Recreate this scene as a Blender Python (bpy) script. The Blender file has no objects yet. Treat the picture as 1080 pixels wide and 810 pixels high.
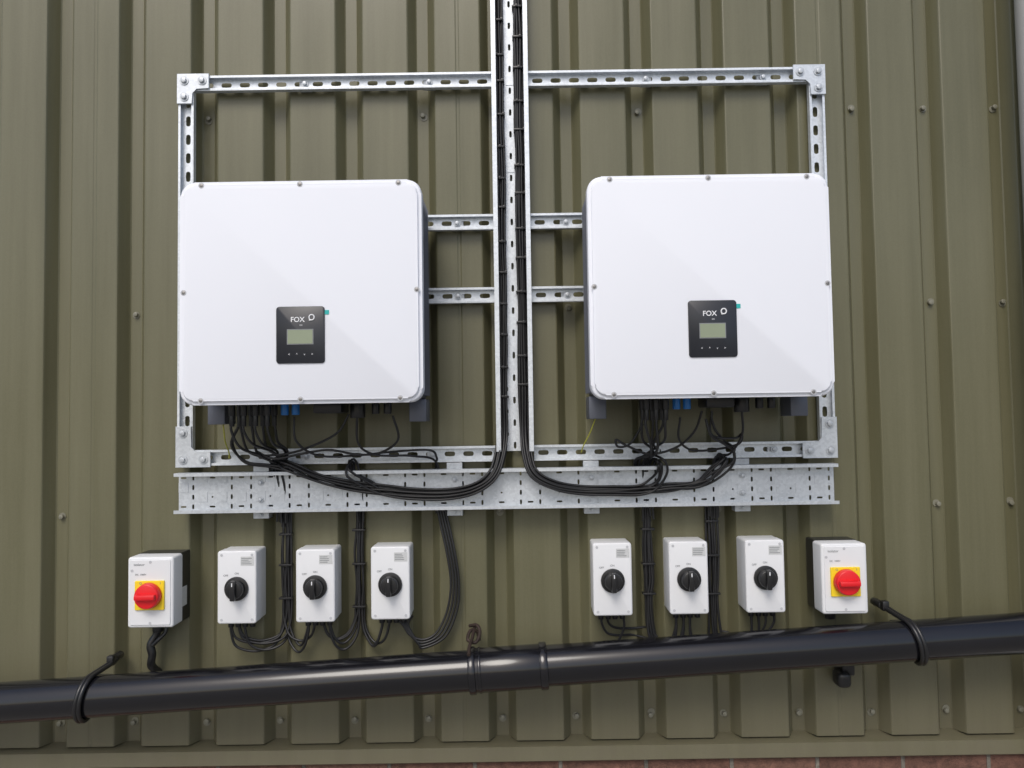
import bpy, bmesh, math, random
from mathutils import Vector, Matrix
random.seed(7)
scene = bpy.context.scene
coll = scene.collection

# ------------------------------------------------------------------ materials
def new_mat(name):
    m = bpy.data.materials.new(name); m.use_nodes = True
    nt = m.node_tree
    return m, nt, nt.nodes['Principled BSDF']

def simple(name, col, rough=0.5, metal=0.0, var=0.08, scale=18.0, bump=0.0, bscale=300.0, spec=0.5, coat=0.0):
    m, nt, b = new_mat(name)
    tc = nt.nodes.new('ShaderNodeTexCoord')
    n = nt.nodes.new('ShaderNodeTexNoise'); n.inputs['Scale'].default_value = scale; n.inputs['Detail'].default_value = 5
    nt.links.new(tc.outputs['Object'], n.inputs['Vector'])
    mix = nt.nodes.new('ShaderNodeMix'); mix.data_type = 'RGBA'
    mix.inputs[6].default_value = (*[c*(1-var) for c in col], 1)
    mix.inputs[7].default_value = (*[min(1, c*(1+var)) for c in col], 1)
    nt.links.new(n.outputs['Fac'], mix.inputs[0])
    nt.links.new(mix.outputs[2], b.inputs['Base Color'])
    b.inputs['Roughness'].default_value = rough
    b.inputs['Metallic'].default_value = metal
    b.inputs['Specular IOR Level'].default_value = spec
    b.inputs['Coat Weight'].default_value = coat
    b.inputs['Coat Roughness'].default_value = 0.08
    if bump > 0:
        n2 = nt.nodes.new('ShaderNodeTexNoise'); n2.inputs['Scale'].default_value = bscale
        nt.links.new(tc.outputs['Object'], n2.inputs['Vector'])
        bp = nt.nodes.new('ShaderNodeBump'); bp.inputs['Strength'].default_value = bump; bp.inputs['Distance'].default_value = 0.002
        nt.links.new(n2.outputs['Fac'], bp.inputs['Height']); nt.links.new(bp.outputs['Normal'], b.inputs['Normal'])
    return m

def cladding_mat():
    m, nt, b = new_mat('olive_coated_steel')
    tc = nt.nodes.new('ShaderNodeTexCoord')
    mp = nt.nodes.new('ShaderNodeMapping'); mp.inputs['Scale'].default_value = (11, 11, 0.45)
    nt.links.new(tc.outputs['Object'], mp.inputs['Vector'])
    n = nt.nodes.new('ShaderNodeTexNoise'); n.inputs['Scale'].default_value = 1.6; n.inputs['Detail'].default_value = 9; n.inputs['Roughness'].default_value = 0.7
    nt.links.new(mp.outputs[0], n.inputs['Vector'])
    n2 = nt.nodes.new('ShaderNodeTexNoise'); n2.inputs['Scale'].default_value = 1.3; n2.inputs['Detail'].default_value = 5
    nt.links.new(tc.outputs['Object'], n2.inputs['Vector'])
    n3 = nt.nodes.new('ShaderNodeTexNoise'); n3.inputs['Scale'].default_value = 260; n3.inputs['Detail'].default_value = 3
    nt.links.new(tc.outputs['Object'], n3.inputs['Vector'])
    cr = nt.nodes.new('ShaderNodeValToRGB')
    cr.color_ramp.elements[0].position = 0.32; cr.color_ramp.elements[0].color = (0.102, 0.098, 0.052, 1)
    cr.color_ramp.elements[1].position = 0.68; cr.color_ramp.elements[1].color = (0.158, 0.151, 0.090, 1)
    add = nt.nodes.new('ShaderNodeMath'); add.operation = 'MULTIPLY_ADD'; add.inputs[1].default_value = 0.55
    nt.links.new(n.outputs['Fac'], add.inputs[0])
    mul = nt.nodes.new('ShaderNodeMath'); mul.operation = 'MULTIPLY_ADD'; mul.inputs[1].default_value = 0.3
    nt.links.new(n2.outputs['Fac'], mul.inputs[0])
    mul3 = nt.nodes.new('ShaderNodeMath'); mul3.operation = 'MULTIPLY'; mul3.inputs[1].default_value = 0.15
    nt.links.new(n3.outputs['Fac'], mul3.inputs[0]); nt.links.new(mul3.outputs[0], mul.inputs[2])
    nt.links.new(mul.outputs[0], add.inputs[2])
    nt.links.new(add.outputs[0], cr.inputs['Fac'])
    sp = nt.nodes.new('ShaderNodeSeparateXYZ'); nt.links.new(tc.outputs['Object'], sp.inputs[0])
    mr = nt.nodes.new('ShaderNodeMapRange'); mr.inputs['From Min'].default_value = 1.05; mr.inputs['From Max'].default_value = 0.68
    nt.links.new(sp.outputs['Z'], mr.inputs['Value'])
    n5 = nt.nodes.new('ShaderNodeTexNoise'); n5.inputs['Scale'].default_value = 22; n5.inputs['Detail'].default_value = 8; n5.inputs['Roughness'].default_value = 0.7
    nt.links.new(tc.outputs['Object'], n5.inputs['Vector'])
    dm = nt.nodes.new('ShaderNodeMath'); dm.operation = 'MULTIPLY'; nt.links.new(mr.outputs[0], dm.inputs[0]); nt.links.new(n5.outputs['Fac'], dm.inputs[1])
    dx = nt.nodes.new('ShaderNodeMix'); dx.data_type = 'RGBA'; dx.inputs[7].default_value = (0.13, 0.115, 0.08, 1)
    nt.links.new(dm.outputs[0], dx.inputs[0]); nt.links.new(cr.outputs['Color'], dx.inputs[6])
    nt.links.new(dx.outputs[2], b.inputs['Base Color'])
    rr = nt.nodes.new('ShaderNodeMapRange'); rr.inputs['To Min'].default_value = 0.26; rr.inputs['To Max'].default_value = 0.44
    nt.links.new(n.outputs['Fac'], rr.inputs['Value']); nt.links.new(rr.outputs[0], b.inputs['Roughness'])
    mp4 = nt.nodes.new('ShaderNodeMapping'); mp4.inputs['Scale'].default_value = (5, 5, 1.4)
    nt.links.new(tc.outputs['Object'], mp4.inputs['Vector'])
    n4 = nt.nodes.new('ShaderNodeTexNoise'); n4.inputs['Scale'].default_value = 1.0; n4.inputs['Detail'].default_value = 1
    nt.links.new(mp4.outputs[0], n4.inputs['Vector'])
    bp0 = nt.nodes.new('ShaderNodeBump'); bp0.inputs['Strength'].default_value = 0.6; bp0.inputs['Distance'].default_value = 0.015
    nt.links.new(n4.outputs['Fac'], bp0.inputs['Height'])
    bp = nt.nodes.new('ShaderNodeBump'); bp.inputs['Strength'].default_value = 0.12; bp.inputs['Distance'].default_value = 0.001
    nt.links.new(n3.outputs['Fac'], bp.inputs['Height']); nt.links.new(bp0.outputs['Normal'], bp.inputs['Normal'])
    nt.links.new(bp.outputs['Normal'], b.inputs['Normal'])
    return m

def galv_mat(name='galvanised_steel', k=1.0, metal=0.45):
    m, nt, b = new_mat(name)
    tc = nt.nodes.new('ShaderNodeTexCoord')
    v = nt.nodes.new('ShaderNodeTexVoronoi'); v.inputs['Scale'].default_value = 170
    nt.links.new(tc.outputs['Object'], v.inputs['Vector'])
    n = nt.nodes.new('ShaderNodeTexNoise'); n.inputs['Scale'].default_value = 9; n.inputs['Detail'].default_value = 4
    nt.links.new(tc.outputs['Object'], n.inputs['Vector'])
    mx = nt.nodes.new('ShaderNodeMath'); mx.operation = 'MULTIPLY_ADD'; mx.inputs[1].default_value = 0.45
    sep = nt.nodes.new('ShaderNodeSeparateColor'); nt.links.new(v.outputs['Color'], sep.inputs[0])
    nt.links.new(sep.outputs[0], mx.inputs[0]); nt.links.new(n.outputs['Fac'], mx.inputs[2])
    cr = nt.nodes.new('ShaderNodeValToRGB')
    cr.color_ramp.elements[0].position = 0.2; cr.color_ramp.elements[0].color = (0.54*k, 0.575*k, 0.61*k, 1)
    cr.color_ramp.elements[1].position = 1.0; cr.color_ramp.elements[1].color = (0.74*k, 0.78*k, 0.82*k, 1)
    nt.links.new(mx.outputs[0], cr.inputs['Fac'])
    nt.links.new(cr.outputs['Color'], b.inputs['Base Color'])
    b.inputs['Metallic'].default_value = metal; b.inputs['Roughness'].default_value = 0.42
    return m

def brick_mat():
    m, nt, b = new_mat('red_brick')
    tc = nt.nodes.new('ShaderNodeTexCoord')
    sp = nt.nodes.new('ShaderNodeSeparateXYZ'); cb = nt.nodes.new('ShaderNodeCombineXYZ')
    nt.links.new(tc.outputs['Object'], sp.inputs[0])
    nt.links.new(sp.outputs['X'], cb.inputs['X']); nt.links.new(sp.outputs['Z'], cb.inputs['Y'])
    br = nt.nodes.new('ShaderNodeTexBrick')
    br.inputs['Scale'].default_value = 1.0
    br.inputs['Brick Width'].default_value = 0.225; br.inputs['Row Height'].default_value = 0.075
    br.inputs['Mortar Size'].default_value = 0.006; br.inputs['Mortar Smooth'].default_value = 0.3
    br.inputs['Color1'].default_value = (0.15, 0.075, 0.055, 1); br.inputs['Color2'].default_value = (0.20, 0.11, 0.08, 1)
    br.inputs['Mortar'].default_value = (0.20, 0.185, 0.16, 1)
    nt.links.new(cb.outputs[0], br.inputs['Vector'])
    n = nt.nodes.new('ShaderNodeTexNoise'); n.inputs['Scale'].default_value = 40; n.inputs['Detail'].default_value = 8; n.inputs['Roughness'].default_value = 0.75
    nt.links.new(tc.outputs['Object'], n.inputs['Vector'])
    mix = nt.nodes.new('ShaderNodeMix'); mix.data_type = 'RGBA'; mix.blend_type = 'MULTIPLY'; mix.inputs[0].default_value = 0.8
    cr = nt.nodes.new('ShaderNodeValToRGB'); cr.color_ramp.elements[0].position = 0.35; cr.color_ramp.elements[0].color = (0.3, 0.28, 0.26, 1)
    cr.color_ramp.elements[1].position = 0.65; cr.color_ramp.elements[1].color = (1.1, 1.05, 1.0, 1)
    nt.links.new(n.outputs['Fac'], cr.inputs['Fac'])
    nt.links.new(br.outputs['Color'], mix.inputs[6]); nt.links.new(cr.outputs['Color'], mix.inputs[7])
    nt.links.new(mix.outputs[2], b.inputs['Base Color'])
    b.inputs['Roughness'].default_value = 0.9
    bp = nt.nodes.new('ShaderNodeBump'); bp.inputs['Strength'].default_value = 0.7; bp.inputs['Distance'].default_value = 0.008
    inv = nt.nodes.new('ShaderNodeMath'); inv.operation = 'MULTIPLY_ADD'; inv.inputs[1].default_value = -1
    nt.links.new(br.outputs['Fac'], inv.inputs[0]); nt.links.new(n.outputs['Fac'], inv.inputs[2])
    nt.links.new(inv.outputs[0], bp.inputs['Height']); nt.links.new(bp.outputs['Normal'], b.inputs['Normal'])
    return m

M_CLAD = cladding_mat()
M_GALV = galv_mat()
M_TRAY = galv_mat('cable_tray_galvanised_steel', 0.88, 0.5)
M_GALVD = galv_mat('dull_galvanised_steel', 0.75)
M_BRICK = brick_mat()
M_GROUND = simple('concrete_yard', (0.27, 0.26, 0.24), 0.9, var=0.25, scale=3, bump=0.5, bscale=60)
M_COVER = simple('white_powder_coat', (0.80, 0.82, 0.875), 0.65, var=0.012, scale=5, bump=0.08, bscale=900, spec=0.35)
M_HEAT = simple('heatsink_grey', (0.13, 0.14, 0.17), 0.5, metal=0.4, var=0.1)
M_DPAN = simple('display_black', (0.016, 0.018, 0.024), 0.35, var=0.1)
M_LCD = simple('lcd_glass', (0.25, 0.29, 0.20), 0.15, var=0.05)
M_TEXT = simple('print_white', (0.75, 0.76, 0.78), 0.5, var=0.02)
M_GTEXT = simple('print_grey', (0.20, 0.21, 0.22), 0.6, var=0.02)
M_TEAL = simple('teal_tab', (0.02, 0.42, 0.40), 0.4, var=0.05)
M_SCREW = simple('screw_steel', (0.26, 0.25, 0.24), 0.4, metal=0.8, var=0.2)
M_SEAT = simple('screw_seat_grey', (0.48, 0.49, 0.51), 0.6, var=0.1)
M_CAP = simple('screw_cap_olive', (0.20, 0.195, 0.15), 0.35, var=0.2)
M_CABLE = simple('black_cable_sheath', (0.014, 0.014, 0.015), 0.42, var=0.25, scale=30)
M_BLK = simple('black_plastic', (0.013, 0.013, 0.014), 0.32, var=0.2)
M_PIPE = simple('black_pvc_pipe', (0.006, 0.006, 0.008), 0.2, var=0.4, scale=5, bump=0.05, bscale=20, spec=0.42, coat=0.35)
M_WBOX = simple('isolator_white_plastic', (0.72, 0.73, 0.745), 0.4, var=0.02)
M_RED = simple('red_plastic', (0.72, 0.012, 0.018), 0.3, var=0.04)
M_YEL = simple('yellow_plastic', (0.85, 0.62, 0.02), 0.4, var=0.04)
M_BLUE = simple('blue_connector', (0.02, 0.16, 0.48), 0.35, var=0.08)
M_EARTH = simple('earth_wire', (0.40, 0.40, 0.05), 0.5, var=0.2, scale=90)
M_RUST = simple('dark_rusty_wire', (0.035, 0.022, 0.017), 0.7, metal=0.2, var=0.6, scale=60)
M_DOWN = simple('grey_downpipe_plastic', (0.42, 0.42, 0.41), 0.45, var=0.08)
M_LABEL = simple('paper_label', (0.55, 0.56, 0.56), 0.6, var=0.15, scale=200)

# ------------------------------------------------------------------ helpers
def empty(name, loc):
    e = bpy.data.objects.new(name, None); e.empty_display_size = 0.1
    e.location = loc; coll.objects.link(e); return e

def attach(o, parent):
    if parent is not None:
        o.parent = parent
        o.matrix_parent_inverse = Matrix.Translation(-Vector(parent.location))

def finish(name, bm, mat, parent=None, smooth=False):
    me = bpy.data.meshes.new(name)
    bmesh.ops.recalc_face_normals(bm, faces=bm.faces)
    bm.to_mesh(me); bm.free()
    if smooth:
        for p in me.polygons: p.use_smooth = True
    me.materials.append(mat)
    o = bpy.data.objects.new(name, me); coll.objects.link(o); attach(o, parent)
    if smooth:
        try: me.set_sharp_from_angle(angle=math.radians(40))
        except Exception: pass
    return o

def add_box(bm, x0, x1, y0, y1, z0, z1, bev=0.0, seg=2):
    b2 = bmesh.new()
    bmesh.ops.create_cube(b2, size=1)
    for v in b2.verts:
        v.co = Vector(((x0+x1)/2 + v.co.x*(x1-x0), (y0+y1)/2 + v.co.y*(y1-y0), (z0+z1)/2 + v.co.z*(z1-z0)))
    if bev > 0:
        bmesh.ops.bevel(b2, geom=b2.edges[:], offset=bev, segments=seg, profile=0.5, affect='EDGES')
    me = bpy.data.meshes.new('t'); b2.to_mesh(me); b2.free(); bm.from_mesh(me); bpy.data.meshes.remove(me)

def box(name, x0, x1, y0, y1, z0, z1, mat, parent=None, bev=0.0, seg=2, smooth=True):
    bm = bmesh.new(); add_box(bm, x0, x1, y0, y1, z0, z1, bev, seg)
    return finish(name, bm, mat, parent, smooth and bev > 0)

def add_cyl(bm, c, axis, r, h, seg=24, r2=None, bev=0.0):
    b2 = bmesh.new()
    bmesh.ops.create_cone(b2, cap_ends=True, segments=seg, radius1=r, radius2=r if r2 is None else r2, depth=h)
    if bev > 0:
        es = [e for e in b2.edges if abs(e.verts[0].co.z-e.verts[1].co.z) < 1e-6]
        bmesh.ops.bevel(b2, geom=es, offset=bev, segments=2, profile=0.5, affect='EDGES')
    q = Vector((0, 0, 1)).rotation_difference(Vector(axis).normalized())
    for v in b2.verts: v.co = q @ v.co + Vector(c)
    me = bpy.data.meshes.new('t'); b2.to_mesh(me); b2.free(); bm.from_mesh(me); bpy.data.meshes.remove(me)

def cyl(name, c, axis, r, h, mat, parent=None, seg=24, r2=None, bev=0.0):
    bm = bmesh.new(); add_cyl(bm, c, axis, r, h, seg, r2, bev)
    return finish(name, bm, mat, parent, True)

def prism(name, outline, yf, yb, mat, parent=None, bev=0.0, seg=3):
    bm = bmesh.new()
    front = [bm.verts.new((x, yf, z)) for x, z in outline]
    back = [bm.verts.new((x, yb, z)) for x, z in outline]
    ff = bm.faces.new(front); bm.faces.new(back[::-1])
    n = len(outline)
    for i in range(n):
        bm.faces.new((front[i], back[i], back[(i+1) % n], front[(i+1) % n]))
    if bev > 0:
        bmesh.ops.bevel(bm, geom=list(ff.edges), offset=bev, segments=seg, profile=0.5, affect='EDGES')
    return finish(name, bm, mat, parent, True)

def rrect(x0, x1, z0, z1, r, n=6):
    pts = []
    for cx, cz, a0 in ((x1-r, z1-r, 0), (x0+r, z1-r, 90), (x0+r, z0+r, 180), (x1-r, z0+r, 270)):
        for i in range(n+1):
            a = math.radians(a0 + 90*i/n)
            pts.append((cx + r*math.cos(a), cz + r*math.sin(a)))
    return pts

def perf(bm, x0, z0, cw, ch, nx, nz, y, slot):
    per = []
    k = 4
    for s in range(4):
        for t in range(k):
            f = t/k*2-1
            per.append([(f, -1), (1, f), (-f, 1), (-1, -f)][s])
    for i in range(nx):
        for j in range(nz):
            cx = x0 + (i+.5)*cw; cz = z0 + (j+.5)*ch
            out = [bm.verts.new((cx+px*cw/2, y, cz+pz*ch/2)) for px, pz in per]
            s = slot(i, j)
            if s is None:
                bm.faces.new(out); continue
            w, h = s
            r = min(w, h)/2
            inn = []
            for px, pz in per:
                a = math.atan2(pz, px)
                dx, dz = math.cos(a), math.sin(a)
                ox, oz = (w/2-r), (h/2-r)
                sx = ox*(1 if px > 0.01 else (-1 if px < -0.01 else 0))
                sz = oz*(1 if pz > 0.01 else (-1 if pz < -0.01 else 0))
                inn.append(bm.verts.new((cx+sx+r*dx, y, cz+sz+r*dz)))
            n = len(per)
            for q in range(n):
                bm.faces.new((out[q], out[(q+1) % n], inn[(q+1) % n], inn[q]))

def catmull(pts, n=8):
    P = [Vector(p) for p in pts]
    P = [P[0]*2-P[1]] + P + [P[-1]*2-P[-2]]
    out = []
    for i in range(1, len(P)-2):
        p0, p1, p2, p3 = P[i-1:i+3]
        for k in range(n):
            t = k/n
            out.append(0.5*((2*p1)+(-p0+p2)*t+(2*p0-5*p1+4*p2-p3)*t*t+(-p0+3*p1-3*p2+p3)*t**3))
    out.append(P[-2])
    return out

def tubes(name, paths, r, mat, parent=None, smooth=True, n=8, res=2):
    cu = bpy.data.curves.new(name, 'CURVE'); cu.dimensions = '3D'
    cu.bevel_depth = r; cu.bevel_resolution = res; cu.use_fill_caps = True
    for p in paths:
        pts = catmull(p, n) if smooth else [Vector(q) for q in p]
        s = cu.splines.new('POLY'); s.points.add(len(pts)-1)
        for i, q in enumerate(pts): s.points[i].co = (*q, 1)
    cu.materials.append(mat)
    o = bpy.data.objects.new(name, cu); coll.objects.link(o); attach(o, parent)
    return o

def hexbolt(bm_w, x, y, z, r=0.0075):
    add_cyl(bm_w, (x, y-0.001, z), (0, 1, 0), r*1.6, 0.002, 20)
    add_cyl(bm_w, (x, y-0.005, z), (0, 1, 0), r, 0.006, 6, bev=0.0006)

# ------------------------------------------------------------------ wall
GR0, PITCH, DEP = 0.358, 0.198, 0.036
WX0, WX1 = -4.0, 4.0
def wall():
    prof = []
    n0 = int(math.floor((WX0-GR0)/PITCH)); n1 = int(math.ceil((WX1-GR0)/PITCH))
    hw_b, hw_t = 0.018, 0.037
    for n in range(n0, n1+1):
        c = GR0+n*PITCH
        prof += [(c-hw_t-0.003, 0), (c-hw_t-0.0005, 0.0008), (c-hw_t+0.0012, 0.003), (c-hw_b-0.001, DEP-0.003), (c-hw_b+0.0025, DEP),
                 (c+hw_b-0.0025, DEP), (c+hw_b+0.001, DEP-0.003), (c+hw_t-0.0012, 0.003), (c+hw_t+0.0005, 0.0008), (c+hw_t+0.003, 0)]
        m = c+PITCH/2
        prof += [(m-0.006, 0.0), (m-0.003, 0.0012), (m+0.003, 0.0012), (m+0.006, 0.0)] if n % 5 == 2 else []
    bm = bmesh.new()
    zs = [0.70, 5.2]
    rows = [[bm.verts.new((x, y, z)) for x, y in prof] for z in zs]
    for i in range(len(prof)-1):
        bm.faces.new((rows[0][i], rows[0][i+1], rows[1][i+1], rows[1][i]))
    o = finish('sheet', bm, M_CLAD, None, False)
    sol = o.modifiers.new('thickness', 'SOLIDIFY'); sol.thickness = 0.0012
    return o, n0, n1
e_wall = empty('metal_clad_wall', (0, 0, 0.7))
sheet, n0, n1 = wall(); attach(sheet, e_wall)
box('backing_panel', WX0, WX1, 0.05, 0.12, 0.655, 5.2, M_GALVD, e_wall)
bm = bmesh.new()
for n in range(n0, n1+1):
    c = GR0+n*PITCH
    for k, z in enumerate((0.75, 1.30, 1.848, 2.39, 2.935, 3.48, 4.02, 4.57, 5.1)):
        if (n+k*2) % 3 == 0 or k == 0 or (n > 3 and k < 4):
            add_cyl(bm, (c+random.uniform(-.004, .004), DEP-0.0015, z+random.uniform(-.006, .006)), (0, 1, 0), 0.0095, 0.003, 18)
            add_cyl(bm, (c, DEP-0.007, z), (0, 1, 0), 0.0065, 0.010, 12, bev=0.002)
finish('fixing_screws', bm, M_CAP, e_wall, True)
box('top_flashing', WX0, WX1, -0.03, 0.12, 5.2, 5.32, M_CLAD, e_wall, 0.004)
bm = bmesh.new()
prof = [(0.048, 0.712), (0.036, 0.700), (-0.018, 0.690), (-0.022, 0.655), (-0.016, 0.651)]
ra = [bm.verts.new((WX0, y, z)) for y, z in prof]; rb = [bm.verts.new((WX1, y, z)) for y, z in prof]
for i in range(len(prof)-1): bm.faces.new((ra[i], rb[i], rb[i+1], ra[i+1]))
o = finish('drip_flashing', bm, M_CLAD, e_wall); s = o.modifiers.new('t', 'SOLIDIFY'); s.thickness = 0.0015

box('brick_plinth', WX0, WX1, -0.005, 0.215, 0.0, 0.649, M_BRICK, None, 0.004)
bm = bmesh.new()
bmesh.ops.create_grid(bm, x_segments=8, y_segments=8, size=200)
finish('ground', bm, M_GROUND)

# ------------------------------------------------------------------ downpipe right edge
e = empty('rainwater_downpipe', (1.405, -0.075, 2.6))
cyl('pipe', (1.405, -0.075, 2.63), (0, 0, 1), 0.05, 5.05, M_DOWN, e, 40)
for z in (0.2, 1.12, 4.6):
    cyl('collar', (1.405, -0.075, z), (0, 0, 1), 0.054, 0.05, M_DOWN, e, 40, bev=0.002)
    box('clip', 1.385, 1.425, -0.03, 0.0, z-0.02, z+0.02, M_DOWN, e, 0.002)

# ------------------------------------------------------------------ strut frames
SB, SF = -0.016, -0.032
TH = 0.002
LIP = 0.0145
def strut(bm, a0, a1, c, horiz):
    b2 = bmesh.new()
    L = a1-a0; n = max(1, int(round(L/0.050))); cw = L/n
    perf(b2, a0, -0.0184, cw, 0.0368, n, 1, SB, lambda i, j: (0.028, 0.013))
    for s in (-1, 1):
        z0, z1 = (0.0205-TH, 0.0205) if s > 0 else (-0.0205, -0.0205+TH)
        add_box(b2, a0, a1, SF, SB+0.0008, z0, z1)
        zi0, zi1 = (LIP, 0.0205-TH-0.0002) if s > 0 else (-0.0205+TH+0.0002, -LIP)
        add_box(b2, a0, a1, SF-0.0003, SF+TH, zi0, zi1)
    for v in b2.verts:
        x, y, z = v.co
        v.co = Vector((x, y, z+c)) if horiz else Vector((c+z, y, x))
    me = bpy.data.meshes.new('t'); b2.to_mesh(me); b2.free(); bm.from_mesh(me); bpy.data.meshes.remove(me)

def lplate(parent, cx, cz, sx, sz, ax, az):
    w = 0.041
    pts = [(0, 0), (ax, 0), (ax, w), (w+0.012, w), (w, w+0.012), (w, az), (0, az)]
    pts = [(cx+sx*x, cz+sz*z) for x, z in pts]
    if sx*sz < 0: pts = pts[::-1]
    prism('corner_plate', pts, SF-0.006, SF-0.001, M_TRAY, parent, 0.0008, 1)
    bm = bmesh.new()
    for x, z in ((0.02, 0.02), (ax-0.018, 0.02), (0.02, az-0.018)):
        hexbolt(bm, cx+sx*x, SF-0.006, cz+sz*z)
    finish('plate_bolts', bm, M_GALVD, parent, True)

def frame(xo, xi):
    s = 1 if xo < xi else -1
    e = empty('steel_channel_frame', ((xo+xi)/2, 0, 1.95))
    bm = bmesh.new()
    zt, zb = 2.484, 1.436
    lo, hi = (xo, xi) if s > 0 else (xi, xo)
    strut(bm, zb+0.042, zt-0.042, xo+s*0.0205, False)
    strut(bm, lo, hi, zt-0.0205, True)
    strut(bm, lo, hi, zb+0.0205, True)
    a, b = (xo+0.042, xi) if s > 0 else (xi, xo-0.042)
    strut(bm, a, b, 2.075, True)
    strut(bm, a, b, 1.878, True)
    finish('channels', bm, M_GALV, e)
    lplate(e, xo-s*0.002, zt+0.004, s, -1, 0.086, 0.082)
    lplate(e, xo-s*0.002, zb-0.004, s, 1, 0.092, 0.108)
    bm = bmesh.new()
    for z in (zb+0.0205, 1.878, 2.075, zt-0.0205):
        for t in ((0.40, 0.80) if z > 2.2 or z < 1.6 else (0.12, 0.885)):
            x = lo+(hi-lo)*t
            hexbolt(bm, x, SB-0.001, z, 0.0058)
            add_box(bm, x-0.016, x+0.016, -0.0135, 0.0, z-0.016, z+0.016)
    finish('wall_bolts', bm, M_GALVD, e, True)
    return e
frame(-0.887, -0.044)
frame(0.853, 0.056)

# ------------------------------------------------------------------ vertical cable tray
e = empty('cable_tray', (0.005, 0, 3.0))
tx0, tx1, tz0, tz1 = -0.043, 0.055, 1.462, 5.0
bm = bmesh.new()
n = int((tz1-tz0)/0.03)
perf(bm, tx0, tz0, (tx1-tx0)/5, 0.03, 5, n, -0.0165,
     lambda i, j: ((0.007, 0.018) if i in (0, 2, 4) and j % 2 == 0 else ((0.007, 0.012) if i in (1, 3) and j % 2 else None)))
o = finish('perforated_base', bm, M_GALV, e); s = o.modifiers.new('t', 'SOLIDIFY'); s.thickness = 0.0014
for sx, xx in ((1, tx0), (-1, tx1)):
    a, b = sorted((xx, xx+sx*0.0015)); box('flange', a, b, -0.055, -0.0165, tz0, tz1, M_GALV, e)
    a, b = sorted((xx+sx*0.0005, xx+sx*0.012)); box('return_lip', a, b, -0.0565, -0.0552, tz0, tz1, M_GALV, e)

# ------------------------------------------------------------------ horizontal cable tray
e = empty('cable_tray', (-0.02, -0.05, 1.366))
hx0, hx1, hz0, hz1 = -0.881, 0.843, 1.316, 1.417
bm = bmesh.new()
def hs(i, j):
    k = i % 6
    if j in (0, 3): return (0.015, 0.005) if k in (0, 3) else ((0.0055, 0.013) if k in (1, 5) else None)
    return (0.0055, 0.013) if k in (1, 5) else ((0.005, 0.005) if (k == 3 and j == 1) else None)
nx = 68
perf(bm, hx0, hz0, (hx1-hx0)/nx, (hz1-hz0)/4, nx, 4, -0.034, hs)
o = finish('perforated_base', bm, M_TRAY, e); s = o.modifiers.new('t', 'SOLIDIFY'); s.thickness = 0.0014
box('top_flange', hx0, hx1, -0.064, -0.034, hz1, hz1+0.0016, M_TRAY, e)
box('top_lip', hx0, hx1, -0.0655, -0.0642, hz1-0.007, hz1+0.0016, M_TRAY, e)
box('bottom_flange', hx0, hx1, -0.064, -0.034, hz0-0.0016, hz0, M_TRAY, e)
box('bottom_lip', hx0, hx1, -0.0655, -0.0642, hz0-0.0016, hz0+0.007, M_TRAY, e)
for x in (-0.665, -0.155, 0.205, 0.602):
    bm = bmesh.new()
    add_box(bm, x-0.0205, x+0.0205, -0.0325, 0.0, 1.295, 1.434, 0.001)
    finish('support_bracket', bm, M_GALVD, e)
    bm = bmesh.new(); hexbolt(bm, x, -0.0355, 1.345, 0.005); hexbolt(bm, x, -0.0355, 1.39, 0.005)
    hexbolt(bm, x, -0.0325, 1.305, 0.004)
    finish('bracket_bolts', bm, M_GALVD, e, True)

# ------------------------------------------------------------------ inverters
def text(body, x, y, z, size, mat, parent, align='CENTER', name='lettering', ext=0.0002, bold=0.0):
    cu = bpy.data.curves.new(name, 'FONT'); cu.body = body; cu.size = size; cu.extrude = ext; cu.offset = bold
    cu.align_x = align; cu.align_y = 'CENTER'; cu.resolution_u = 4
    cu.materials.append(mat)
    o = bpy.data.objects.new(name, cu); coll.objects.link(o)
    o.rotation_euler = (math.radians(90), 0, 0); o.location = (x, y, z)
    attach(o, parent); return o

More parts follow.
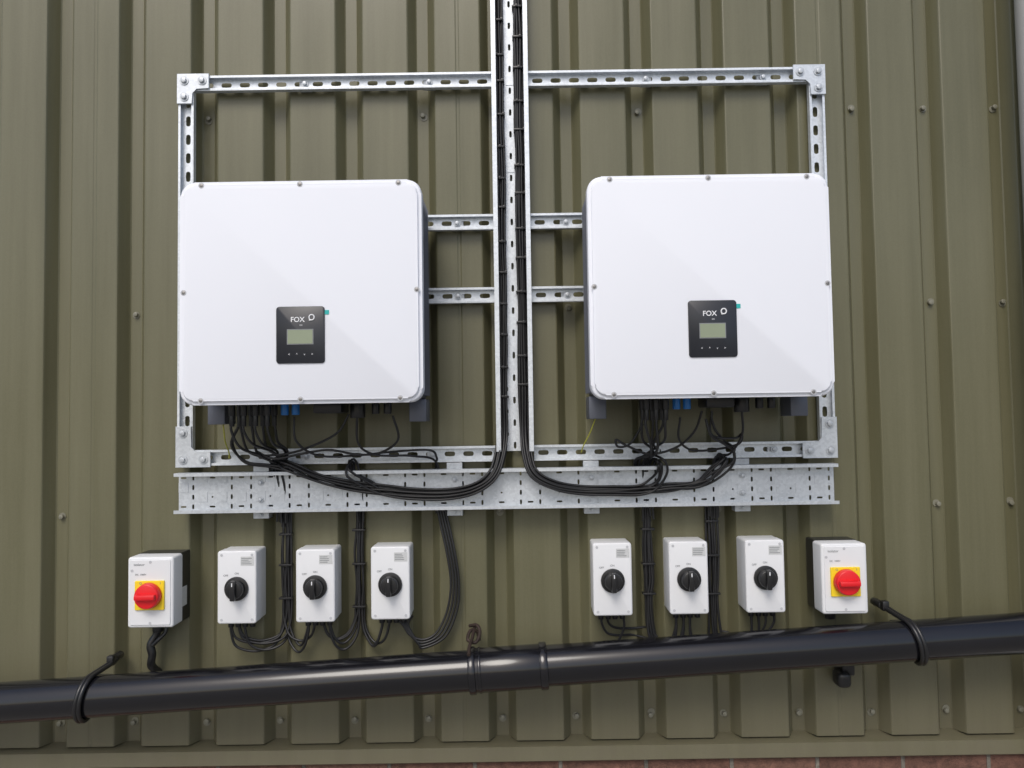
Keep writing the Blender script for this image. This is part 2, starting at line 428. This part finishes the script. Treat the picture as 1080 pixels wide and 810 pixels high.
def inverter(cx, mirror):
    z0, z1, hw = 1.590, 2.117, 0.285
    e = empty('solar_inverter', (cx, -0.16, 1.85))
    prism('front_cover_rim', rrect(cx-hw, cx+hw, z0, z1, 0.034, 8), -0.274, -0.242, M_COVER, e, 0.006, 3)
    ih, iz0, iz1, r = hw-0.009, z0+0.009, z1-0.009, 0.027
    base = rrect(cx-ih, cx+ih, iz0, iz1, r, 8)
    prism('front_panel', base, -0.281, -0.2735, M_COVER, e, 0.004, 3)
    bm = bmesh.new()
    bmw = bmesh.new()
    zc = (z0+z1)/2
    for x, z in [(cx+d, zz) for d in (-0.232, 0, 0.232) for zz in (z0+0.010, z1-0.010)] + [(cx-hw+0.012, zc), (cx+hw-0.012, zc)]:
        add_cyl(bmw, (x, -0.2808, z), (0, 1, 0), 0.0068, 0.0012, 20)
        add_cyl(bm, (x, -0.2816, z), (0, 1, 0), 0.0042, 0.0015, 16, bev=0.0006)
    finish('cover_screws', bm, M_SCREW, e, True); finish('screw_seats', bmw, M_SEAT, e, True)
    box('body', cx-0.268, cx+0.268, -0.2415, -0.052, z0+0.012, z1-0.015, M_HEAT, e, 0.006)
    bm = bmesh.new()
    for s in (-1, 1):
        for k in range(9):
            y = -0.225+k*0.019
            a, b = sorted((cx+s*0.267, cx+s*0.2785))
            add_box(bm, a, b, y, y+0.004, z0+0.02, z1-0.02)
    finish('side_fins', bm, M_HEAT, e)
    for s in (-1, 1):
        a, b = sorted((cx+s*0.232, cx+s*0.276))
        box('side_rail', a, b, -0.13, -0.05, z0-0.046, z0+0.011, M_HEAT, e, 0.003)
        a, b = sorted((cx+s*0.18, cx+s*0.22))
        box('mount_bracket', a, b, -0.0518, -0.035, 1.85, 2.1, M_GALVD, e, 0.001)
    px0, px1, pz0, pz1 = cx-0.0555, cx+0.0575, 1.684, 1.817
    prism('display_panel', rrect(px0, px1, pz0, pz1, 0.007, 5), -0.2835, -0.2808, M_DPAN, e, 0.0007, 2)
    lx0, lx1, lz0, lz1 = px0+0.027, px0+0.085, pz1-0.087, pz1-0.055
    box('lcd_surround', lx0-0.002, lx1+0.002, -0.2842, -0.2832, lz0-0.002, lz1+0.002, M_GTEXT, e)
    box('lcd', lx0, lx1, -0.2846, -0.2838, lz0, lz1, M_LCD, e)
    text('FOX', px0+0.050, -0.2838, pz1-0.031, 0.0165, M_TEXT, e, bold=0.00025)
    # drop shaped emblem: heavy ring closing to a point at the lower left
    ring = []
    for i in range(25):
        a = math.radians(235)+i*math.tau/24
        k = 1.45 if i in (0, 24) else 1.0
        ring.append((px0+0.083+0.0060*k*math.cos(a), -0.284, pz1-0.026+0.0062*k*math.sin(a)))
    tubes('logo_ring', [ring], 0.0017, M_TEXT, e, smooth=False, res=1)
    text('ESS', px0+0.058, -0.2838, pz1-0.044, 0.0045, M_TEXT, e)
    for k in range(4):
        text(['<', '^', 'v', '>'][k], px0+0.030+k*0.018, -0.2838, pz0+0.021, 0.008, M_TEXT, e)
    box('corner_tab', px1-0.001, px1+0.010, -0.2822, -0.2812, pz1-0.019, pz1-0.009, M_TEAL, e)
    bm = bmesh.new(); bmb = bmesh.new()
    xs = [cx-0.196+0.0290*k for k in range(4)] if not mirror else [cx-0.140+0.0235*k for k in range(3)]
    conn = []
    for i, x in enumerate(xs):
        for yy in (-0.180, -0.125):
            add_cyl(bm, (x, yy, z0-0.005), (0, 0, 1), 0.0085, 0.04, 14, bev=0.001)
            add_cyl(bm, (x, yy, z0-0.034), (0, 0, 1), 0.0062, 0.035, 14, bev=0.001)
            conn.append((x, yy, z0-0.048))
    bl = (cx-0.072, cx-0.045) if not mirror else (cx-0.062, cx-0.036)
    for x in bl:
        add_cyl(bmb, (x, -0.16, z0-0.004), (0, 0, 1), 0.0095, 0.042, 18, bev=0.002)
    add_box(bm, cx+0.005, cx+0.075, -0.19, -0.10, z0-0.022, z0+0.011, 0.005)
    add_cyl(bm, (cx+0.105, -0.14, z0-0.012), (0, 0, 1), 0.019, 0.045, 20, bev=0.003)
    add_cyl(bm, (cx+0.15, -0.14, z0-0.008), (0, 0, 1), 0.010, 0.035, 16, bev=0.002)
    add_cyl(bm, (cx+0.18, -0.14, z0-0.008), (0, 0, 1), 0.010, 0.035, 16, bev=0.002)
    finish('connectors', bm, M_BLK, e, True); finish('blue_plugs', bmb, M_BLUE, e, True)
    return conn
connL = inverter(-0.4925, False)
connR = inverter(0.469, True)

# ------------------------------------------------------------------ isolators
def isolator(cx, zc):
    w, h = 0.050, 0.0925
    e = empty('isolator_switch', (cx, -0.04, zc))
    prism('base', rrect(cx-w+0.001, cx+w-0.001, zc-h+0.001, zc+h-0.001, 0.006, 4), -0.037, 0.0, M_WBOX, e, 0.0005, 1)
    prism('lid', rrect(cx-w, cx+w, zc-h, zc+h, 0.007, 4), -0.080, -0.0385, M_WBOX, e, 0.004, 3)
    cyl('escutcheon', (cx, -0.083, zc-0.003), (0, 1, 0), 0.0305, 0.007, M_BLK, e, 40, bev=0.0015)
    bm = bmesh.new()
    add_cyl(bm, (cx, -0.095, zc-0.003), (0, 1, 0), 0.021, 0.018, 32, r2=0.024, bev=0.002)
    add_box(bm, cx-0.0065, cx+0.0065, -0.116, -0.10, zc-0.003-0.025, zc-0.003+0.025, 0.003)
    finish('rotary_handle', bm, M_BLK, e, True)
    box('pointer', cx-0.0012, cx+0.0012, -0.1168, -0.1158, zc+0.009, zc+0.018, M_TEXT, e)
    bm = bmesh.new()
    for sx in (-1, 1):
        for sz in (-1, 1):
            add_cyl(bm, (cx+sx*0.039, -0.0802, zc+sz*0.082), (0, 1, 0), 0.0035, 0.001, 12)
    finish('lid_screws', bm, M_SEAT, e, True)
    text('OFF', cx-0.028, -0.0804, zc+0.030, 0.007, M_GTEXT, e)
    text('ON', cx+0.0, -0.0804, zc+0.035, 0.007, M_GTEXT, e)
    box('rating_label', cx+0.010, cx+0.044, -0.0806, -0.0798, zc+0.055, zc+0.078, M_LABEL, e)
    for k in range(4):
        box('label_print', cx+0.012, cx+0.040-random.random()*0.01, -0.0809, -0.0805, zc+0.059+k*0.0045, zc+0.0605+k*0.0045, M_GTEXT, e)
    bm = bmesh.new()
    for dx in (-0.028, -0.009, 0.009, 0.028):
        add_cyl(bm, (cx+dx, -0.042, zc-h-0.008), (0, 0, 1), 0.0075, 0.018, 12, bev=0.001)
    finish('cable_glands', bm, M_BLK, e, True)
ISO = [(-0.712, 1.127), (-0.511, 1.128), (-0.319, 1.132), (0.250, 1.133), (0.445, 1.134), (0.641, 1.135)]
for c in ISO: isolator(*c)

def red_isolator(cx, zc):
    w, h = 0.058, 0.0885
    e = empty('emergency_isolator_switch', (cx, -0.05, zc))
    prism('black_base', rrect(cx-w+0.002, cx+w-0.002, zc-h-0.001, zc+h+0.001, 0.004, 4), -0.052, 0.0, M_BLK, e, 0.0005, 1)
    prism('lid', rrect(cx-w, cx+w, zc-h, zc+h, 0.007, 4), -0.105, -0.0525, M_WBOX, e, 0.005, 3)
    prism('lid_face', rrect(cx-w+0.007, cx+w-0.007, zc-h+0.007, zc+h-0.007, 0.004, 3), -0.107, -0.1045, M_WBOX, e, 0.001, 1)
    prism('yellow_plate', rrect(cx-0.037, cx+0.037, zc-0.043, zc+0.030, 0.002, 2), -0.112, -0.1072, M_YEL, e, 0.001, 1)
    bm = bmesh.new()
    add_cyl(bm, (cx, -0.122, zc-0.006), (0, 1, 0), 0.030, 0.018, 40, r2=0.033, bev=0.002)
    add_box(bm, cx-0.026, cx+0.026, -0.143, -0.128, zc-0.013, zc+0.001, 0.004)
    finish('red_handle', bm, M_RED, e, True)
    text('O', cx-0.022, -0.1124, zc+0.024, 0.008, M_GTEXT, e); text('I', cx+0.028, -0.1124, zc+0.024, 0.008, M_GTEXT, e)
    text('isolator', cx-0.028, -0.1074, zc+0.070, 0.009, M_GTEXT, e)
    text('DC  1000V', cx-0.024, -0.1074, zc+0.045, 0.006, M_GTEXT, e)
    bm = bmesh.new()
    for dx, dz in ((0, 0.076), (0, -0.076), (-0.046, 0.055)):
        add_cyl(bm, (cx+dx, -0.1072, zc+dz), (0, 1, 0), 0.0035, 0.001, 12)
    finish('lid_screws', bm, M_SEAT, e, True)
    box('side_label', cx+w-0.0022, cx+w-0.0015, -0.05, -0.02, zc-0.05, zc+0.0, M_LABEL, e)
    cyl('cable_gland', (cx-0.012, -0.035, zc-h-0.014), (0, 0, 1), 0.014, 0.028, M_BLK, e, 18, bev=0.002)
red_isolator(-0.921, 1.123)
red_isolator(0.833, 1.131)

# ------------------------------------------------------------------ sloping drain pipe
SL = 0.0525
def pz(x): return 0.927+SL*x
PD = -0.12
PR = 0.0495
e = empty('drain_pipe', (0, PD, pz(0)))
ax = Vector((1, 0, SL)).normalized()
def pcyl(name, xa, xb, r, bev=0.002, mat=M_PIPE):
    L = (xb-xa)/ax.x
    return cyl(name, ((xa+xb)/2, PD, pz((xa+xb)/2)), ax, r, L, mat, e, 64, bev=bev)
pcyl('pipe', -3.9, 3.9, PR)
pcyl('coupling_sleeve', -0.105, 0.066, PR+0.004)
pcyl('coupling_collar', -0.118, -0.100, PR+0.008, 0.004)
pcyl('coupling_collar', 0.058, 0.078, PR+0.008, 0.004)
pcyl('coupling_collar', -0.094, -0.086, PR+0.006, 0.002)
def strap(x, dx):
    ec = empty('pipe_clip', (x, -0.1, pz(x)))
    paths = []
    rr = PR+0.006
    for off in (0, 0.009):
        p = [(x+dx*1.05+off, -0.035, pz(x)+0.066), (x+dx+off, -0.058, pz(x)+0.062)]
        for k in range(1, 15):
            a = math.radians(70+k*18.5)
            xx = x+dx*0.9*(1-k/14)+off
            p.append((xx, PD+rr*math.cos(a), pz(xx)+rr*math.sin(a)))
        paths.append(p)
    tubes('strap', paths, 0.0055, M_BLK, ec, n=4)
    bm = bmesh.new()
    xb = x+dx*1.05
    add_cyl(bm, (xb, -0.02, pz(x)+0.068), (0, 1, 0), 0.010, 0.05, 16, bev=0.002)
    add_box(bm, xb-0.006, xb+0.012, -0.06, -0.04, pz(x)+0.056, pz(x)+0.082, 0.004)
    add_box(bm, x-0.02, x+0.02, -0.075, 0.0, pz(x)-0.02, pz(x)+0.02, 0.003)
    finish('bracket', bm, M_BLK, ec, True)
strap(-1.088, 0.036)
strap(1.012, -0.055)
ex = empty('pipe_bracket', (0.86, -0.03, 0.9))
bm = bmesh.new(); add_box(bm, 0.842, 0.876, -0.05, 0.0, 0.870, 0.955, 0.005); add_box(bm, 0.826, 0.862, -0.065, -0.015, 0.842, 0.884, 0.012, 3)
finish('hanger', bm, M_BLK, ex, True)
er = empty('rusty_wire_tie', (-0.11, -0.1, 1.0))
tubes('wire', [[(-0.120, -0.03, 1.008), (-0.10, -0.05, 1.014), (-0.092, -0.07, 1.000), (-0.102, -0.09, 0.982), (-0.122, -0.085, 0.988), (-0.116, -0.06, 1.004), (-0.100, -0.05, 0.998), (-0.094, -0.05, 0.975)],
               [(-0.108, 0.0, 1.000), (-0.108, -0.05, 1.003), (-0.112, -0.09, 0.988), (-0.116, -0.125, 0.981), (-0.116, -0.155, 0.970)]], 0.0045, M_RUST, er)

# ------------------------------------------------------------------ cables
R = 0.0033
def offs(n, seed, cols=4, pitch=0.0068):
    rnd = random.Random(seed); o = []
    for i in range(n):
        o.append(((i % cols-(cols-1)/2)*pitch+(0.5*pitch if (i//cols) % 2 else 0)+rnd.uniform(-.0008, .0008), (i//cols)*pitch*0.88))
    return o
def bundle(path, off, seed, wob=0.0015):
    rnd = random.Random(seed)
    P = [Vector((x, -d, z)) for x, d, z in path]
    out = []
    for i, p in enumerate(P):
        t = (P[min(i+1, len(P)-1)]-P[max(i-1, 0)]); nrm = Vector((t.z, 0, -t.x))
        nrm = nrm.normalized() if nrm.length > 1e-6 else Vector((1, 0, 0))
        out.append(p+nrm*(off[0]+rnd.uniform(-wob, wob))+Vector((0, -off[1]-rnd.uniform(0, wob), 0)))
    return out

def ties(parent, pts, dep=0.022):
    bm = bmesh.new()
    for x, d, z, sx in pts:
        z += random.uniform(-.008, .008)
        add_box(bm, x-sx/2, x+sx/2, -d-dep, -d+0.002, z-0.0028, z+0.0028, 0.001)
        q = random.uniform(-.3, .3)
        add_box(bm, x+sx*q, x+sx*q+0.007, -d-dep-0.004, -d-dep+0.001, z-0.004, z+0.004, 0.001)
    finish('cable_ties', bm, M_BLK, parent, True)

def upz(x):
    zs = [5.0, 4.2, 3.4, 3.0]+[2.85-0.085*k for k in range(14)]
    return [(x+random.uniform(-.0012, .0012), 0.022, z) for z in zs]
e = empty('cable_bundle', (-0.03, -0.04, 2.0))
trunkL = upz(-0.024)+[(-0.025, 0.022, 1.62), (-0.026, 0.024, 1.52), (-0.033, 0.045, 1.455), (-0.052, 0.06, 1.40), (-0.10, 0.058, 1.368), (-0.17, 0.045, 1.353), (-0.26, 0.040, 1.354), (-0.33, 0.040, 1.362)]
tails = {
 0: [(-0.40, 0.042, 1.375), (-0.48, 0.05, 1.40), (-0.56, 0.06, 1.43), (-0.63, 0.06, 1.445), (-0.69, 0.06, 1.45), (-0.71, 0.09, 1.49), (-0.685, 0.12, 1.535)],
 1: [(-0.38, 0.044, 1.385), (-0.42, 0.06, 1.42), (-0.425, 0.03, 1.44), (-0.415, 0.017, 1.38), (-0.412, 0.015, 1.28)],
 2: [(-0.41, 0.042, 1.372), (-0.50, 0.055, 1.395), (-0.58, 0.068, 1.432), (-0.615, 0.035, 1.44), (-0.608, 0.016, 1.37), (-0.606, 0.014, 1.28)],
}
paths = []
for i, o in enumerate(offs(11, 3, 4, 0.0066)):
    k = [0, 2, 1, 2, 0, 1, 2, 2, 1, 2, 2][i]
    t = [(x+random.uniform(-.006, .006), d+random.uniform(0, .004), z+random.uniform(-.004, .006)) for x, d, z in tails[k]]
    paths.append(bundle(trunkL+t, o, i, 0.0020))
tubes('cables', paths, R, M_CABLE, e, n=5)
ties(e, [(-0.024, 0.018, 1.60+k*0.085, 0.031) for k in range(30)])
e = empty('cable_bundle', (0.03, -0.04, 2.0))
trunkR = upz(0.030)+[(0.030, 0.022, 1.62), (0.030, 0.024, 1.52), (0.034, 0.045, 1.455), (0.052, 0.06, 1.405), (0.10, 0.058, 1.374), (0.17, 0.045, 1.358), (0.26, 0.040, 1.354), (0.33, 0.040, 1.355)]
tailsR = {
 0: [(0.40, 0.042, 1.362), (0.47, 0.045, 1.368), (0.52, 0.055, 1.39), (0.56, 0.065, 1.425), (0.565, 0.07, 1.46), (0.53, 0.10, 1.475), (0.50, 0.13, 1.50), (0.49, 0.14, 1.54)],
 1: [(0.37, 0.042, 1.370), (0.385, 0.058, 1.40), (0.38, 0.066, 1.43), (0.36, 0.03, 1.435), (0.355, 0.015, 1.37), (0.353, 0.013, 1.28)],
 2: [(0.41, 0.042, 1.362), (0.48, 0.05, 1.372), (0.52, 0.062, 1.40), (0.55, 0.066, 1.43), (0.535, 0.03, 1.437), (0.527, 0.015, 1.37), (0.523, 0.013, 1.28)],
}
paths = []
for i, o in enumerate(offs(11, 5, 4, 0.0066)):
    k = [0, 2, 1, 2, 2, 1, 2, 1, 1, 2, 0][i]
    t = [(x+random.uniform(-.006, .006), d+random.uniform(0, .004), z+random.uniform(-.004, .006)) for x, d, z in tailsR[k]]
    paths.append(bundle(trunkR+t, (-o[0], o[1]), i+40, 0.0020))
tubes('cables', paths, R, M_CABLE, e, n=5)
ties(e, [(0.030, 0.018, 1.635+k*0.085, 0.031) for k in range(30)])

def leads(conn, gx, seed, lean):
    rnd = random.Random(seed)
    e = empty('inverter_leads', (gx, -0.1, 1.48))
    paths = []
    for i, (x, y, z) in enumerate(conn):
        tx = gx+rnd.uniform(-0.025, 0.025)
        m = rnd.uniform(1.455, 1.482)
        paths.append([(x, y, z+0.008), (x+rnd.uniform(-.004, .004), y, z-0.015), (x+(tx-x)*0.2+rnd.uniform(-.01, .01), y+0.02, m+0.015),
                      ((x+tx)/2+lean*0.015, -0.085, m-0.012+rnd.uniform(-.01, .01)), (tx+rnd.uniform(-.01, .01), -0.05, 1.436), (tx, -0.022, 1.405), (gx+rnd.uniform(-.014, .014), -0.013, 1.35), (gx+rnd.uniform(-.012, .012), -0.010, 1.27)])
    tubes('leads', paths, R, M_CABLE, e)
    return e
eL = leads(connL, -0.607, 3, 1)
tubes('slack_loops', [
    [(-0.66, -0.09, 1.475), (-0.61, -0.10, 1.455), (-0.54, -0.10, 1.466), (-0.47, -0.10, 1.475), (-0.40, -0.09, 1.462), (-0.34, -0.09, 1.466), (-0.29, -0.12, 1.50), (-0.30, -0.14, 1.56)],
    [(-0.55, -0.13, 1.56), (-0.545, -0.13, 1.50), (-0.50, -0.10, 1.462), (-0.42, -0.08, 1.458), (-0.32, -0.07, 1.466), (-0.22, -0.07, 1.47), (-0.20, -0.05, 1.45), (-0.205, -0.02, 1.42), (-0.205, -0.016, 1.3)],
    [(-0.64, -0.09, 1.462), (-0.57, -0.10, 1.468), (-0.50, -0.11, 1.49), (-0.44, -0.13, 1.52), (-0.41, -0.14, 1.565)],
    [(-0.39, -0.14, 1.56), (-0.39, -0.12, 1.49), (-0.35, -0.09, 1.46), (-0.26, -0.07, 1.455), (-0.20, -0.03, 1.43), (-0.20, -0.016, 1.3)]], 0.003, M_CABLE, eL)
tubes('earth_wire', [[(-0.742, -0.10, 1.565), (-0.738, -0.10, 1.53), (-0.742, -0.08, 1.50), (-0.745, -0.045, 1.47), (-0.748, -0.036, 1.455)]], 0.0017, M_EARTH, eL)
eR = leads(connR, 0.352, 9, 1)
tubes('slack_loops', [
    [(0.33, -0.12, 1.53), (0.30, -0.10, 1.48), (0.27, -0.09, 1.472), (0.265, -0.09, 1.49), (0.29, -0.10, 1.475), (0.35, -0.10, 1.452), (0.42, -0.10, 1.47), (0.46, -0.12, 1.51), (0.475, -0.14, 1.56)],
    [(0.42, -0.14, 1.545), (0.42, -0.12, 1.49), (0.46, -0.09, 1.46), (0.53, -0.08, 1.462), (0.58, -0.09, 1.475), (0.585, -0.10, 1.50), (0.56, -0.12, 1.49), (0.50, -0.13, 1.50), (0.50, -0.14, 1.56)],
    [(0.575, -0.14, 1.56), (0.58, -0.12, 1.50), (0.56, -0.08, 1.45), (0.535, -0.03, 1.43), (0.525, -0.014, 1.3)]], 0.003, M_CABLE, eR)
tubes('earth_wire', [[(0.215, -0.09, 1.55), (0.20, -0.08, 1.51), (0.185, -0.05, 1.475), (0.18, -0.036, 1.457)]], 0.0017, M_EARTH, eR)

def drop(gx, n, targets, seed, low):
    rnd = random.Random(seed)
    e = empty('isolator_cables', (gx, -0.02, 1.2))
    paths = []
    off = offs(n, seed, 4, 0.0068)
    for i in range(n):
        tx = targets[i % len(targets)]; s = 1 if tx > gx else -1
        ox, od = off[i]
        lw = low+rnd.uniform(-.020, .016)
        X = gx+ox
        t2 = tx
        p = [(X, -0.008-od, 1.36)]
        for z in (1.28, 1.20, 1.12, 1.06): p.append((X+rnd.uniform(-.004, .004), -0.008-od-rnd.uniform(0, .003), z))
        p += [(X+s*0.004, -0.012-od, lw+0.045), (X+s*0.020, -0.020-od, lw+0.012), ((X+t2)/2+s*.005, -0.030, lw), (t2-s*0.012, -0.038, lw+0.016), (t2, -0.042, lw+0.055), (t2, -0.042, 1.038)]
        paths.append(p)
    tubes('cables', paths, R, M_CABLE, e)
    bm = bmesh.new()
    for z in (1.265, 1.165, 1.07):
        z += rnd.uniform(-.015, .015)
        add_box(bm, gx-0.017, gx+0.017, -0.026, -0.004, z-0.0025, z+0.0025, 0.001)
    finish('cable_ties', bm, M_BLK, e, True)
drop(-0.604, 8, [-0.740, -0.539, -0.721, -0.703, -0.520], 1, 0.966)
drop(-0.411, 7, [-0.502, -0.483, -0.347, -0.328], 2, 0.966)
drop(0.353, 7, [0.417, 0.436], 6, 0.94)
drop(0.523, 8, [0.454, 0.613, 0.632], 7, 0.93)
e = empty('isolator_cables', (-0.2, -0.03, 1.2))
pp = []
for k in range(4):
    q = k*0.007
    pp.append([(-0.208+q*.6, -0.018, 1.36), (-0.198+q, -0.022, 1.29), (-0.178+q, -0.03, 1.20), (-0.168+q, -0.03, 1.12), (-0.178+q*1.2, -0.03, 1.05), (-0.205+q, -0.035, 0.995-q*.6), (-0.24, -0.04, 0.977-q), (-0.275+q, -0.042, 0.99-q), (-0.292+q*.6, -0.042, 1.015), (-0.318+k*0.017, -0.042, 1.04)])
tubes('cables', pp, R, M_CABLE, e)
e = empty('isolator_cables', (0.25, -0.03, 1.0))
tubes('cables', [[(0.222, -0.042, 1.04), (0.225, -0.042, 1.01), (0.24, -0.035, 0.985), (0.27, -0.02, 0.975), (0.31, 0.0, 0.97), (0.35, 0.0, 0.96)],
                 [(0.241, -0.042, 1.04), (0.241, -0.04, 1.015), (0.26, -0.03, 0.998), (0.30, -0.01, 0.99), (0.345, 0.0, 0.99)],
                 [(0.278, -0.042, 1.04), (0.282, -0.04, 1.0), (0.26, -0.03, 0.95), (0.24, -0.03, 0.93)]], R, M_CABLE, e)
e = empty('isolator_cables', (0.65, -0.03, 1.0))
tubes('cables', [[(0.650, -0.042, 1.04), (0.648, -0.042, 1.0), (0.62, -0.03, 0.96), (0.58, -0.02, 0.93)],
                 [(0.669, -0.042, 1.04), (0.672, -0.042, 1.01), (0.65, -0.035, 0.98), (0.60, -0.02, 0.97), (0.54, -0.01, 0.98)]], R, M_CABLE, e)
e = empty('armoured_cable', (-0.93, -0.035, 0.97))
tubes('cable', [[(-0.933, -0.035, 1.03), (-0.937, -0.035, 1.00), (-0.950, -0.04, 0.975), (-0.946, -0.04, 0.95), (-0.95, -0.035, 0.92), (-0.945, 0.0, 0.89), (-0.945, 0.03, 0.88)]], 0.0105, M_BLK, e)
tubes('thin_cable', [[(-0.915, -0.035, 1.04), (-0.91, -0.04, 1.01), (-0.925, -0.05, 0.99), (-0.94, -0.05, 0.975)]], 0.005, M_BLK, e)

# ------------------------------------------------------------------ light, world, camera
w = bpy.data.worlds.new('World'); scene.world = w; w.use_nodes = True
nt = w.node_tree; bg = nt.nodes['Background']
sky = nt.nodes.new('ShaderNodeTexSky'); sky.sky_type = 'NISHITA'; sky.sun_disc = False
sky.sun_elevation = math.radians(48); sky.sun_rotation = math.radians(195)
sky.air_density = 1.0; sky.dust_density = 3.0; sky.ozone_density = 1.0
nt.links.new(sky.outputs[0], bg.inputs['Color']); bg.inputs['Strength'].default_value = 0.15

ld = bpy.data.lights.new('sun', 'SUN'); ld.energy = 1.45; ld.angle = math.radians(26); ld.color = (1.0, 0.98, 0.94)
lo = bpy.data.objects.new('sun', ld); coll.objects.link(lo)
d = Vector((-0.28, -1.0, 1.15)).normalized()
lo.rotation_euler = d.to_track_quat('Z', 'Y').to_euler(); lo.location = (-2, -6, 7)

cd = bpy.data.cameras.new('camera'); cam = bpy.data.objects.new('camera', cd); coll.objects.link(cam)
p, r = math.radians(2.5), 0.015
up0 = Vector((0, -math.sin(p), math.cos(p))); ri0 = Vector((1, 0, 0))
upv = up0*math.cos(r)+ri0*math.sin(r); ri = ri0*math.cos(r)-up0*math.sin(r); bk = ri.cross(upv)
M = Matrix((ri, upv, bk)).transposed().to_4x4(); M.translation = Vector((0, -2.08, 1.55))
cam.matrix_world = M
cd.sensor_width = 36; cd.lens = 27.2; cd.clip_end = 1000; cd.clip_start = 0.01
scene.camera = cam
scene.view_settings.view_transform = 'Standard'; scene.view_settings.look = 'None'; scene.view_settings.exposure = 0
